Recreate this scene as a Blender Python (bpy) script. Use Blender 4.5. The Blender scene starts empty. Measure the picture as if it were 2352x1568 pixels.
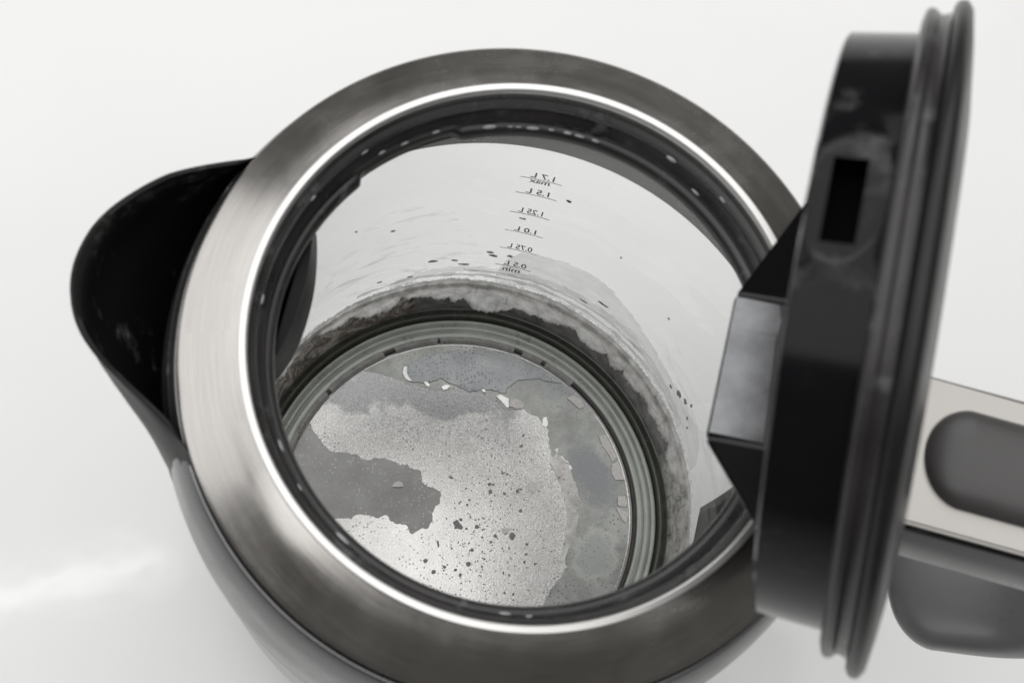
import bpy, bmesh, math, random
from math import radians as rad, sin, cos, pi
from mathutils import Vector, Matrix, noise
from mathutils.geometry import tessellate_polygon
random.seed(7)
sc = bpy.context.scene
C = sc.collection
RIM = 0.200            # height of the kettle's bright rim above the table (metres)

# ---------------------------------------------------------------- camera
cam_d = bpy.data.cameras.new('camera'); cam = bpy.data.objects.new('camera', cam_d); C.objects.link(cam)
cam.location = (-0.0306, -0.0778, RIM + 0.2382)
cam.rotation_mode = 'XYZ'
cam.rotation_euler = (0.3115, -0.11655, 0.01091)
cam_d.sensor_width = 36.0
cam_d.lens = 36.0 * 3084.0 / 2352.0
cam_d.clip_start = 0.01; cam_d.clip_end = 50
cam_d.dof.use_dof = True; cam_d.dof.focus_distance = 0.402; cam_d.dof.aperture_fstop = 27.0
sc.camera = cam

# ---------------------------------------------------------------- room light and lamps
w = bpy.data.worlds.new('World'); sc.world = w; w.use_nodes = True
bg = w.node_tree.nodes['Background']; bg.inputs[0].default_value = (0.082, 0.079, 0.075, 1); bg.inputs[1].default_value = 1.0
def area(name, loc, target, sx, sy, radiance, col=(1, 1, 1)):
    d = bpy.data.lights.new(name, 'AREA'); d.shape = 'RECTANGLE'; d.size = sx; d.size_y = sy
    d.energy = radiance * pi * sx * sy; d.color = col
    o = bpy.data.objects.new(name, d); C.objects.link(o); o.location = loc
    o.rotation_euler = (Vector(target) - Vector(loc)).to_track_quat('-Z', 'Y').to_euler()
    return o
area('ceiling_softbox', (0.0, 0.40, 1.25), (0.0, 0.40, 0), 2.2, 2.0, 1.64, (1.0, 0.998, 0.992))
area('window_softbox', (-1.15, 0.34, 0.62), (0, 0, 0.2), 1.35, 1.0, 1.12, (1.0, 1.0, 1.0))
area('back_fill', (0.10, 1.70, 1.45), (0, 0, 0.1), 2.2, 0.9, 1.05, (1.0, 1.0, 1.0))  # added fill from behind, only to brighten the inside of the kettle
area('streak_lamp', (-0.49, 0.10, 1.20), (-0.49, 0.10, 0), 0.50, 0.014, 24.0, (1, 1, 1)).rotation_euler = (0, 0, rad(15.7))  # added lamp under the softbox, there to lay a streak on the table
sc.view_settings.view_transform = 'Standard'; sc.view_settings.look = 'None'
sc.view_settings.exposure = -0.05; sc.view_settings.gamma = 1.0
sc.cycles.use_denoising = True
sc.cycles.max_bounces = 14; sc.cycles.transparent_max_bounces = 24
sc.cycles.blur_glossy = 0.3; sc.cycles.sample_clamp_indirect = 6.0

# ---------------------------------------------------------------- materials
def mat(name):
    m = bpy.data.materials.new(name); m.use_nodes = True
    nt = m.node_tree; return m, nt, nt.nodes, nt.links, nt.nodes['Principled BSDF']
def nd(nt, typ, **kw):
    n = nt.nodes.new(typ)
    for k, v in kw.items():
        if k in n.inputs: n.inputs[k].default_value = v
        else: setattr(n, k, v)
    return n
def coords(nt, scale=(1, 1, 1)):
    t = nt.nodes.new('ShaderNodeTexCoord'); mp = nd(nt, 'ShaderNodeMapping'); mp.inputs['Scale'].default_value = scale
    nt.links.new(t.outputs['Object'], mp.inputs['Vector']); return mp.outputs['Vector']
def ramp(nt, src, stops):
    r = nt.nodes.new('ShaderNodeValToRGB'); e = r.color_ramp.elements
    while len(e) < len(stops): e.new(0.5)
    for i, (p, c) in enumerate(stops):
        e[i].position = p; e[i].color = (c, c, c, 1) if isinstance(c, (int, float)) else (*c, 1)
    nt.links.new(src, r.inputs[0]); return r.outputs[0]
def noise_n(nt, vec, scale, detail=4, rough=0.6, dist=0.0):
    n = nd(nt, 'ShaderNodeTexNoise', Scale=scale, Detail=detail, Roughness=rough, Distortion=dist)
    nt.links.new(vec, n.inputs['Vector']); return n.outputs['Fac']
def mix(nt, fac, a, b, mode='MIX'):
    m = nd(nt, 'ShaderNodeMix'); m.data_type = 'RGBA'; m.blend_type = mode
    for sock, v in ((m.inputs[0], fac), (m.inputs[6], a), (m.inputs[7], b)):
        if hasattr(v, 'links'): nt.links.new(v, sock)
        elif isinstance(v, (int, float)): sock.default_value = v
        else: sock.default_value = (*v, 1)
    return m.outputs[2]
def bump(nt, bs, h, strength, dist):
    b = nd(nt, 'ShaderNodeBump', Strength=strength, Distance=dist)
    nt.links.new(h, b.inputs['Height']); nt.links.new(b.outputs[0], bs.inputs['Normal']); return b

def m_plain(name, col, rough=0.4, metal=0.0, var=0.12, vscale=60, spec=0.5, bmp=0.0, bscale=900):
    m, nt, N, L, bs = mat(name)
    v = coords(nt); f = noise_n(nt, v, vscale)
    dark = tuple(c * (1 - var) for c in col); lite = tuple(min(1, c * (1 + var)) for c in col)
    L.new(ramp(nt, f, [(0.3, dark), (0.7, lite)]), bs.inputs['Base Color'])
    L.new(ramp(nt, f, [(0.3, max(0, rough * 0.85)), (0.7, min(1, rough * 1.15))]), bs.inputs['Roughness'])
    bs.inputs['Metallic'].default_value = metal; bs.inputs['Specular IOR Level'].default_value = spec
    if bmp: bump(nt, bs, noise_n(nt, v, bscale, 5), bmp, 0.0003)
    return m

M = {}
M['table'] = m_plain('white_laminate', (0.86, 0.86, 0.858), 0.55, 0, 0.010, 14, 0.12)
tb = M['table'].node_tree; tbs = tb.nodes['Principled BSDF']; tbs.inputs['Coat Weight'].default_value = 0.6; tbs.inputs['Coat Roughness'].default_value = 0.10
tbn = nd(tb, 'ShaderNodeBump', Strength=0.10, Distance=0.002); tb.links.new(noise_n(tb, coords(tb), 22, 3), tbn.inputs['Height']); tb.links.new(tbn.outputs[0], tbs.inputs['Coat Normal'])
def m_brushed(name, col, rough, metal):
    m, nt, N, L, bs = mat(name); v = coords(nt)
    sx = nd(nt, 'ShaderNodeSeparateXYZ'); L.new(v, sx.inputs[0])
    def mth(op, a, b=None):
        n = nd(nt, 'ShaderNodeMath', operation=op)
        for i, q in enumerate((a, b)):
            if q is None: continue
            if hasattr(q, 'links'): L.new(q, n.inputs[i])
            else: n.inputs[i].default_value = q
        return n.outputs[0]
    r = mth('SQRT', mth('ADD', mth('MULTIPLY', sx.outputs[0], sx.outputs[0]), mth('MULTIPLY', sx.outputs[1], sx.outputs[1])))
    an = mth('ARCTAN2', sx.outputs[1], sx.outputs[0])
    cb = nd(nt, 'ShaderNodeCombineXYZ'); L.new(mth('MULTIPLY', r, 2600.0), cb.inputs[0]); L.new(mth('MULTIPLY', an, 5.0), cb.inputs[1]); L.new(mth('MULTIPLY', sx.outputs[2], 2600.0), cb.inputs[2])
    g = noise_n(nt, cb.outputs[0], 1.0, 3, 0.6); sm = noise_n(nt, v, 55, 5, 0.6, 0.4)
    c0 = ramp(nt, g, [(0.3, tuple(c * 0.92 for c in col)), (0.7, tuple(min(1, c * 1.06) for c in col))])
    L.new(mix(nt, 0.5, c0, ramp(nt, sm, [(0.35, 0.93), (0.65, 1.0)]), 'MULTIPLY'), bs.inputs['Base Color'])
    L.new(mth('ADD', ramp(nt, sm, [(0.3, rough * 0.7), (0.72, rough * 1.25)]), mth('MULTIPLY', g, 0.06)), bs.inputs['Roughness'])
    bs.inputs['Metallic'].default_value = metal; bump(nt, bs, g, 0.25, 0.00003); return m
M['steel'] = m_brushed('brushed_steel', (0.60, 0.580, 0.556), 0.22, 1.0)
M['rim'] = m_plain('polished_rim_steel', (0.72, 0.715, 0.70), 0.42, 1.0, 0.02, 50)
M['beige'] = m_plain('satin_handle_steel', (0.48, 0.463, 0.44), 0.40, 0.65, 0.03, 50)
M['black'] = m_plain('glossy_black_plastic', (0.006, 0.006, 0.007), 0.15, 0, 0.2, 80, 0.2)
M['black_satin'] = m_plain('satin_black_plastic', (0.014, 0.0135, 0.0135), 0.32, 0, 0.2, 80, 0.3)
M['ringblack'] = m_plain('inner_ring_plastic', (0.028, 0.026, 0.026), 0.30, 0, 0.25, 90)
M['void2'] = m_plain('dull_black_plastic', (0.008, 0.008, 0.008), 0.5, 0, 0.2, 90, 0.15)
def m_scuffed(m, lo, hi, c, scale):
    nt = m.node_tree; bs = nt.nodes['Principled BSDF']; old = bs.inputs['Base Color'].links[0].from_socket
    v = coords(nt); a = ramp(nt, noise_n(nt, v, scale, 7, 0.68, 0.4), [(lo, 0.0), (hi, 1.0)])
    nt.links.new(mix(nt, a, old, (c, c, c * 1.02)), bs.inputs['Base Color'])
    ro = bs.inputs['Roughness'].links[0].from_socket; ad = nd(nt, 'ShaderNodeMath', operation='MULTIPLY_ADD'); nt.links.new(a, ad.inputs[0]); ad.inputs[1].default_value = 0.3; nt.links.new(ro, ad.inputs[2]); nt.links.new(ad.outputs[0], bs.inputs['Roughness'])
m_scuffed(M['black'], .60, .74, .07, 75); m_scuffed(M['ringblack'], .57, .70, .12, 130)
M['guard'] = m_plain('glossy_guard_plastic', (0.012, 0.012, 0.013), 0.18, 0.0, 0.1, 60, 0.35)
M['band'] = m_brushed('dark_satin_steel', (0.19, 0.189, 0.19), 0.28, 0.85)
M['void'] = m_plain('vent_void', (0.004, 0.004, 0.004), 0.8, 0, 0.1, 60, 0.03)
M['grey'] = m_plain('satin_grey_plastic', (0.17, 0.17, 0.172), 0.30, 0, 0.05, 60)
M['inlay'] = m_plain('grip_rubber', (0.075, 0.072, 0.072), 0.36, 0, 0.06, 60)
M['seal'] = m_plain('silicone_seal', (0.045, 0.04, 0.038), 0.45, 0, 0.3, 300)
M['ink'] = m_plain('printed_ink', (0.02, 0.02, 0.021), 0.7, 0, 0.2, 400)
M['flake_white'] = m_plain('curled_limescale', (0.97, 0.965, 0.955), 0.30, 0.6, 0.02, 900)
M['flake_pale'] = m_plain('pale_limescale', (0.66, 0.63, 0.61), 0.45, 0.0, 0.14, 1500, bmp=0.5, bscale=2500)
M['flake_grey'] = m_plain('grey_limescale_flake', (0.60, 0.59, 0.58), 0.45, 0, 0.06, 500)
M['pit'] = m_plain('dark_pit_and_edge_shade', (0.22, 0.215, 0.21), 0.5, 0.2, 0.3, 2500)
M['drop'] = m_plain('whitish_droplet', (0.42, 0.42, 0.43), 0.2, 0, 0.1, 300)

def m_glass(name, tint):
    m, nt, N, L, bs = mat(name); N.remove(bs)
    lw = nd(nt, 'ShaderNodeLayerWeight'); lw.inputs[0].default_value = 0.5
    pw = nd(nt, 'ShaderNodeMath', operation='POWER'); L.new(lw.outputs['Facing'], pw.inputs[0]); pw.inputs[1].default_value = 5
    ma = nd(nt, 'ShaderNodeMath', operation='MULTIPLY_ADD'); L.new(pw.outputs[0], ma.inputs[0]); ma.inputs[1].default_value = 0.9; ma.inputs[2].default_value = 0.04
    tr = nd(nt, 'ShaderNodeBsdfTransparent'); tr.inputs[0].default_value = (*tint, 1)
    gl = nd(nt, 'ShaderNodeBsdfGlossy'); gl.inputs['Roughness'].default_value = 0.03
    mx = nd(nt, 'ShaderNodeMixShader'); L.new(ma.outputs[0], mx.inputs[0]); L.new(tr.outputs[0], mx.inputs[1]); L.new(gl.outputs[0], mx.inputs[2])
    L.new(mx.outputs[0], N['Material Output'].inputs[0]); return m
M['glass'] = m_glass('clear_glass', (0.990, 0.995, 0.992))

def m_veil(name, col, density, scale):
    m, nt, N, L, bs = mat(name)
    v = coords(nt, (1, 1, 2.2))
    f = noise_n(nt, v, scale, 6, 0.65)
    a = ramp(nt, f, [(0.25, density * 0.55), (0.75, min(1, density * 1.4))])
    L.new(a, bs.inputs['Alpha']); bs.inputs['Base Color'].default_value = (*col, 1); bs.inputs['Roughness'].default_value = 0.6
    return m
M['veil'] = m_veil('thin_limescale_film', (0.55, 0.55, 0.55), 0.24, 110)
def m_smear():
    m, nt, N, L, bs = mat('dried_smear'); v = coords(nt, (1, 1, 3.5)); f = noise_n(nt, v, 70, 7, 0.66, 0.6)
    L.new(ramp(nt, f, [(0.54, 0.0), (0.64, 0.13), (0.74, 0.32)]), bs.inputs['Alpha']); bs.inputs['Base Color'].default_value = (0.42, 0.42, 0.42, 1); bs.inputs['Roughness'].default_value = 0.6; return m
M['smear'] = m_smear()
M['streak'] = m_veil('limescale_streak', (0.95, 0.95, 0.94), 0.5, 260)

def m_scale(name, dark, lite, metal, rough, pits=0.0, *a_, **k_):
    return m_scale_(name, dark, lite, metal, rough, pits, *a_, **k_)
def m_scale_(name, dark, lite, metal, rough, pits=0.0, pit_col=(0.12, 0.115, 0.11), grain=1400, gb=0.5, bl=70, pit_scale=700, bd=0.00005, zones=None, spots=None):
    """mottled limescale: blotches, granular relief and scattered dark pits"""
    m, nt, N, L, bs = mat(name); v = coords(nt)
    f = noise_n(nt, v, bl, 6, 0.62, 0.3)
    col = ramp(nt, f, [(0.32, dark), (0.68, lite)])
    if zones:                                   # differently coloured scale towards the far side of the plate
        sx = nd(nt, 'ShaderNodeSeparateXYZ'); L.new(v, sx.inputs[0])
        dn = noise_n(nt, v, 48, 5, 0.6); ma = nd(nt, 'ShaderNodeMath', operation='MULTIPLY_ADD'); L.new(dn, ma.inputs[0]); ma.inputs[1].default_value = 0.030; L.new(sx.outputs['Y'], ma.inputs[2])
        for y0, y1, c in zones: 
            mr = nd(nt, 'ShaderNodeMapRange'); mr.inputs['From Min'].default_value = y0; mr.inputs['From Max'].default_value = y1; L.new(ma.outputs[0], mr.inputs['Value'])
            col = mix(nt, mr.outputs[0], col, c)
    if spots:                                   # soft-edged islands of another scale: centre, half axes, turn, colour, softness
        w1 = nd(nt, 'ShaderNodeTexNoise', Scale=160, Detail=5, Roughness=0.65); L.new(v, w1.inputs['Vector'])
        vm = nd(nt, 'ShaderNodeVectorMath', operation='MULTIPLY_ADD'); L.new(w1.outputs['Color'], vm.inputs[0]); vm.inputs[1].default_value = (.012, .012, 0); L.new(v, vm.inputs[2])
        for x, y, rx, ry, an, c, soft in spots:
            mp = nd(nt, 'ShaderNodeMapping'); mp.vector_type = 'TEXTURE'; mp.inputs['Location'].default_value = (x + .006, y + .006, 0); mp.inputs['Rotation'].default_value = (0, 0, an); mp.inputs['Scale'].default_value = (rx, ry, 1e6)
            L.new(vm.outputs[0], mp.inputs['Vector']); ln = nd(nt, 'ShaderNodeVectorMath', operation='LENGTH'); L.new(mp.outputs[0], ln.inputs[0])
            col = mix(nt, ramp(nt, ln.outputs['Value'], [(max(0, 1 - soft), 1.0), (1.0, 0.0)]), col, c)
    g = noise_n(nt, v, grain, 4, 0.7)
    col = mix(nt, 0.42, col, ramp(nt, g, [(0.3, 0.45), (0.7, 1.0)]), 'MULTIPLY')
    if pits:
        vo = nd(nt, 'ShaderNodeTexVoronoi', Scale=pit_scale, Randomness=1.0); vo.voronoi_dimensions = '2D'; L.new(v, vo.inputs['Vector'])
        d = ramp(nt, vo.outputs['Distance'], [(0.20, 1.0), (0.30, 0.0)])
        sep = nd(nt, 'ShaderNodeSeparateColor'); L.new(vo.outputs['Color'], sep.inputs[0])
        keep = ramp(nt, sep.outputs[0], [(1 - pits - 0.02, 0.0), (1 - pits, 1.0)])
        cl = ramp(nt, noise_n(nt, v, 60, 2), [(0.40, 0.15), (0.58, 1.0)])
        k1 = nd(nt, 'ShaderNodeMath', operation='MULTIPLY'); L.new(d, k1.inputs[0]); L.new(keep, k1.inputs[1])
        k2 = nd(nt, 'ShaderNodeMath', operation='MULTIPLY'); L.new(k1.outputs[0], k2.inputs[0]); L.new(cl, k2.inputs[1])
        col = mix(nt, k2.outputs[0], col, pit_col)
    L.new(col, bs.inputs['Base Color'])
    bs.inputs['Metallic'].default_value = metal
    L.new(ramp(nt, g, [(0.3, rough * 0.8), (0.7, min(1, rough * 1.25))]), bs.inputs['Roughness'])
    bump(nt, bs, g, gb, bd)
    return m
M['plate'] = m_scale('bare_matte_steel', (0.30, 0.295, 0.29), (0.39, 0.385, 0.38), 0.7, 0.42, 0.10, (0.62, 0.61, 0.60), grain=1500, gb=1.0, bl=120, pit_scale=1300)
M['crust'] = m_scale('pitted_bright_crust', (0.82, 0.805, 0.785), (0.97, 0.96, 0.945), 0.85, 0.24, 0.15, (0.34, 0.335, 0.33), grain=1900, gb=1.0, bl=55, pit_scale=900, zones=[(.030, .046, (.70, .69, .68)), (.0455, .0475, (.44, .435, .44)), (.056, .058, (.58, .59, .565))])
M['outer'] = m_scale('greenish_grey_crust', (0.31, 0.318, 0.30), (0.53, 0.535, 0.515), 0.5, 0.36, 0.3, (0.22, 0.22, 0.225), grain=1800, gb=0.8, bl=120, pit_scale=800, spots=[(.0420, .0135, .0085, .0155, .38, (.30, .308, .318), .6), (.030, .041, .013, .006, -.5, (.36, .365, .375), .7), (.0425, -.0125, .0085, .0095, 0, (.58, .59, .565), .22), (.0425, -.0125, .0072, .0082, 0, (.46, .475, .455), .35)])
M['blue'] = m_scale('blue_grey_crust', (0.33, 0.34, 0.355), (0.46, 0.47, 0.48), 0.45, 0.36, 0.5, (0.19, 0.195, 0.20), grain=1500, gb=0.6, bl=110, pit_scale=900)
M['mauve'] = m_scale('mauve_grey_crust', (0.47, 0.46, 0.46), (0.62, 0.61, 0.605), 0.5, 0.40, 0.5, (0.2, 0.195, 0.2), grain=1800, gb=0.5, bl=100, pit_scale=900)
M['ridge'] = m_scale('pinkish_ridge_crust', (0.44, 0.42, 0.405), (0.86, 0.84, 0.82), 0.4, 0.42, 0.1, grain=1500, gb=0.6, bl=180)
M['light'] = m_scale('pale_green_crust', (0.52, 0.53, 0.505), (0.64, 0.65, 0.62), 0.45, 0.40, 0.1, (0.3, 0.3, 0.3), grain=1800, gb=0.4, bl=90)
M['wallgrey'] = m_scale('grey_limescale_and_seal_sheen', (0.74, 0.72, 0.70), (0.95, 0.93, 0.91), 0, 0.6, 0.12, (0.25, 0.25, 0.24), grain=900, gb=0.5, bl=160)
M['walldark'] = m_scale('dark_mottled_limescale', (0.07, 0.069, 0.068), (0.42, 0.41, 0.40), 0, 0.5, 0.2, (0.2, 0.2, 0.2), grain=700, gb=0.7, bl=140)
M['crackle'] = m_scale('granular_white_limescale', (0.14, 0.14, 0.135), (0.80, 0.79, 0.76), 0, 0.6, 0.3, (0.05, 0.05, 0.05), grain=900, gb=1.0, bl=380)

def translucent(m, k, col):
    nt = m.node_tree; out = nt.nodes['Material Output']; src = out.inputs[0].links[0].from_socket
    tl = nd(nt, 'ShaderNodeBsdfTranslucent'); tl.inputs[0].default_value = (*col, 1); mx = nd(nt, 'ShaderNodeMixShader'); mx.inputs[0].default_value = k
    nt.links.new(mix(nt, 1.0, col, ramp(nt, noise_n(nt, coords(nt), 210, 7, 0.72), [(0.36, 0.38), (0.60, 0.92)]), 'MULTIPLY'), tl.inputs[0])
    nt.links.new(src, mx.inputs[1]); nt.links.new(tl.outputs[0], mx.inputs[2]); nt.links.new(mx.outputs[0], out.inputs[0])
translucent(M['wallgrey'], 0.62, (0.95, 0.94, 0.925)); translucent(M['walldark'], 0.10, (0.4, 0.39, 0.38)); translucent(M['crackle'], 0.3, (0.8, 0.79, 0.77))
def m_rust():
    m, nt, N, L, bs = mat('rusty_brown_limescale'); v = coords(nt)
    f = noise_n(nt, v, 150, 8, 0.7, 1.6)
    col = ramp(nt, f, [(0.36, (0.04, 0.038, 0.037)), (0.45, (0.12, 0.11, 0.105)), (0.51, (0.42, 0.34, 0.28)), (0.58, (0.82, 0.80, 0.77)), (0.66, (0.26, 0.24, 0.23))])
    L.new(col, bs.inputs['Base Color']); bs.inputs['Roughness'].default_value = 0.5
    bump(nt, bs, f, 0.7, 0.001); return m
M['rust'] = m_rust(); translucent(M['rust'], 0.12, (0.45, 0.42, 0.39))
M['ringglass'] = m_plain('greenish_floor_metal', (0.40, 0.42, 0.385), 0.30, 0.3, 0.12, 150)
M['ringdark'] = m_plain('dark_green_floor_metal', (0.11, 0.115, 0.10), 0.25, 0.3, 0.15, 200)

# ---------------------------------------------------------------- mesh helpers
def link(name, me, m, parent, sharp=35, smooth=True):
    o = bpy.data.objects.new(name, me); C.objects.link(o)
    me.materials.append(m)
    if smooth:
        me.shade_smooth()
        try: me.set_sharp_from_angle(angle=rad(sharp))
        except Exception: pass
    if parent: o.parent = parent
    return o
def from_bm(name, bm, m, parent, sharp=35, smooth=True):
    bmesh.ops.recalc_face_normals(bm, faces=bm.faces)
    me = bpy.data.meshes.new(name); bm.to_mesh(me); bm.free()
    return link(name, me, m, parent, sharp, smooth)
def grid_mesh(name, rows, m, parent, closed_u=False, closed_v=False, sharp=35):
    """rows: list of equal-length point lists"""
    nv, nu = len(rows), len(rows[0]); vs = [tuple(p) for r in rows for p in r]; fs = []
    for j in range(nv if closed_v else nv - 1):
        for i in range(nu if closed_u else nu - 1):
            a = j * nu + i; b = j * nu + (i + 1) % nu; c = ((j + 1) % nv) * nu + (i + 1) % nu; d = ((j + 1) % nv) * nu + i
            fs.append((a, b, c, d))
    bm = bmesh.new(); bv = [bm.verts.new(v) for v in vs]
    for f in fs: bm.faces.new([bv[i] for i in f])
    return from_bm(name, bm, m, parent, sharp)
def lathe(name, prof, m, parent, seg=256, closed=True, sharp=35):
    """prof: (r, z relative to the rim)"""
    rows = [[(r * cos(2 * pi * i / seg), r * sin(2 * pi * i / seg), RIM + z) for i in range(seg)] for r, z in prof]
    return grid_mesh(name, rows, m, parent, closed_u=True, closed_v=closed, sharp=sharp)
def smooth_prof(pts, n=6):
    out = []
    for i in range(len(pts) - 1):
        p0 = pts[max(i - 1, 0)]; p1 = pts[i]; p2 = pts[i + 1]; p3 = pts[min(i + 2, len(pts) - 1)]
        for k in range(n):
            t = k / n
            out.append(tuple(0.5 * (2 * b + (c - a) * t + (2 * a - 5 * b + 4 * c - d) * t * t + (3 * b - a - 3 * c + d) * t ** 3) for a, b, c, d in zip(p0, p1, p2, p3)))
    out.append(pts[-1]); return out
def interp(x, tab):
    if x <= tab[0][0]: return tab[0][1]
    for (a, fa), (b, fb) in zip(tab, tab[1:]):
        if x <= b: return fa + (fb - fa) * (x - a) / (b - a)
    return tab[-1][1]
def rough_line(pts, step, amp, seed, closed=True):
    """subdivide an outline and roughen it so that it breaks like real limescale"""
    out = []; n = len(pts)
    for i in range(n if closed else n - 1):
        a = Vector(pts[i]); b = Vector(pts[(i + 1) % n]); d = b - a; k = max(1, int(d.length / step))
        nrm = Vector((-d.y, d.x)).normalized() if d.length > 1e-9 else Vector((0, 0))
        for j in range(k):
            q = a + d * (j / k)
            e = noise.fractal(Vector((q.x * 0.9 / max(amp, 1e-6) * 0.25, q.y * 0.9 / max(amp, 1e-6) * 0.25, seed)), 0.7, 2.1, 4)
            out.append(q + nrm * e * amp)
    if not closed: out.append(Vector(pts[-1]))
    return out
FLOOR = -0.172
def patch(name, pts_mm, m, parent, z0, h, amp=0.35, step=0.3, seed=1.0, bevel=0.12, tilt=None, roughen=True):
    """a thin slab of limescale on the heating plate; outline in mm"""
    pts = rough_line(pts_mm, step, amp, seed) if roughen else [Vector(p) for p in pts_mm]
    ctr = sum(pts, Vector((0, 0))) / len(pts)
    tris = tessellate_polygon([[Vector((p.x, p.y, 0)) for p in pts]])
    bm = bmesh.new(); n = len(pts)
    def zz(p, z):
        if tilt: z += (p - ctr).x * tilt[0] + (p - ctr).y * tilt[1]
        return RIM + FLOOR + z * 0.001
    lo = [bm.verts.new((p.x * .001, p.y * .001, zz(p, z0))) for p in pts]
    hi = [bm.verts.new((p.x * .001, p.y * .001, zz(p, z0 + h))) for p in pts]
    for t in tris:
        try: bm.faces.new([hi[i] for i in t])
        except ValueError: pass
    for i in range(n):
        try: bm.faces.new((lo[i], lo[(i + 1) % n], hi[(i + 1) % n], hi[i]))
        except ValueError: pass
    return from_bm(name, bm, m, parent, 30)
def thing(name, label, cat, group=None, loc=(0, 0, 0)):
    o = bpy.data.objects.new(name, None); C.objects.link(o); o.location = loc; o.empty_display_size = 0.05
    o['label'] = label; o['category'] = cat
    if group: o['group'] = group
    return o

# ---------------------------------------------------------------- table
bm = bmesh.new(); bmesh.ops.create_grid(bm, x_segments=8, y_segments=8, size=1.6)
table = from_bm('tabletop', bm, M['table'], None); table['kind'] = 'structure'

# ---------------------------------------------------------------- kettle
HA = rad(-13.5)                                   # direction of the handle seen from above
H = Vector((cos(HA), sin(HA), 0)); U = Vector((-sin(HA), cos(HA), 0))
kettle = thing('electric_kettle', 'glass electric kettle with a scaled bottom, steel collar and black lid standing open', 'kettle')

def r_in(z):  return interp(z, [(-.172, .0660), (-.168, .0665), (-.158, .0677), (-.143, .0690), (-.12, .0697), (-.09, .0697), (-.055, .0686), (-.03, .0668), (-.012, .0640)])
def r_out(z): return r_in(z) + 0.0022

# glass body: a closed thick wall
gp = [(r_in(z), z) for z in [-.0135 - .1585 * i / 40 for i in range(41)]]
gp += [(r_out(z), z) for z in [-.1722 + .1585 * i / 40 for i in range(41)]]
glass = lathe('glass_body', gp, M['glass'], kettle, 192, True, 60)

# steel collar: cone, groove and rounded band, with an inside
cp = smooth_prof([(.0541, -.0004), (.0580, -.0021), (.0620, -.0043), (.0655, -.0062)], 4)
cp += [(.0657, -.0064), (.0657, -.0067), (.0654, -.0070), (.0600, -.0062), (.0541, -.0035)]
collar = lathe('collar', cp, M['steel'], kettle, 320)
lathe('collar_seam', [(.0610, -.0068), (.0652, -.0073), (.0656, -.0080), (.0656, -.0104), (.0610, -.0104)], M['seal'], collar, 256)
bp = [(.0656, -.0106)] + smooth_prof([(.0663, -.0101), (.0669, -.0104), (.0683, -.0128), (.0698, -.0175), (.0712, -.0270), (.0717, -.0360), (.0718, -.0450), (.0718, -.0620)], 5)
bp += [(.0716, -.0627), (.0713, -.0622)] + [(.0712, -.045), (.0706, -.034), (.0690, -.022), (.0672, -.0160), (.0656, -.0125)]
lathe('collar_band', bp, M['band'], kettle, 320)
rp = [(.0525, -.0014), (.0525, -.0002), (.0527, .0001), (.0529, .0002), (.0539, .0002), (.0540, .00015), (.0541, -.0004), (.0540, -.0036), (.0525, -.0036)]
lathe('rim_ring', rp, M['rim'], collar, 320, True, 10)

# black inner ring with its stepped ledges; narrower on the far side
ip = [(.0525, -.0014), (.0522, -.0030), (.0512, -.0036), (.0509, -.0046), (.0511, -.0056), (.0503, -.0062), (.0498, -.0070), (.0499, -.0078)]
ip += smooth_prof([(.0496, -.0086), (.0485, -.0092), (.0480, -.0104), (.0482, -.0118), (.0488, -.0126)], 4)
ip += [(.0500, -.0134), (.0560, -.0140), (.0640, -.0135), (.0650, -.0105), (.0560, -.0042), (.0526, -.0037)]
seg = 320; rows = []
for r, z in ip:
    row = []
    for i in range(seg):
        a = 360 * i / seg; e = 0.0
        if 106 < a < 134: e = 0.0016 * min(1, (a - 106) / 2.0, (134 - a) / 2.0)
        k = 1.0 if r < .0494 else 0
        row.append(((r + e * k) * cos(rad(a)), (r + e * k) * sin(rad(a)), RIM + z))
    rows.append(row)
inner = grid_mesh('inner_ring', rows, M['ringblack'], kettle, True, True)
random.seed(3)
for a, r, z, s in [(112, .0497, -.0079, .55), (99, .0490, -.0088, .8), (94, .0489, -.0088, .35), (92, .0489, -.0089, .35), (88.5, .0488, -.0089, .7), (84, .0489, -.0088, .45), (80, .0489, -.0088, .6),
                   (77, .0489, -.0089, .5), (73, .0489, -.0088, .55), (55, .0508, -.0046, .75), (46, .0498, -.0072, .5), (40, .0512, -.0038, .5), (120, .0497, -.0078, .45), (126, .0500, -.0071, .6), (130, .0510, -.0046, .5),
                   (146, .0510, -.0044, .5), (172, .0511, -.0042, .6), (204, .0500, -.0072, .8), (214, .0502, -.0066, .5), (228, .0500, -.0070, .9), (266, .0500, -.0068, .6), (271, .0503, -.0064, .5)]:
    bm = bmesh.new(); bmesh.ops.create_icosphere(bm, subdivisions=2, radius=s * .001)
    sx, sy = (1.5 + random.random() * .8), 1.0
    for v in bm.verts:
        v.co = Vector((v.co.x * .55, v.co.y * sx, v.co.z * .7))
        v.co = Matrix.Rotation(rad(a), 3, 'Z') @ v.co + Vector((r * cos(rad(a)), r * sin(rad(a)), RIM + z))
    from_bm('water_droplet', bm, M['drop'], inner, 180)

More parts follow.
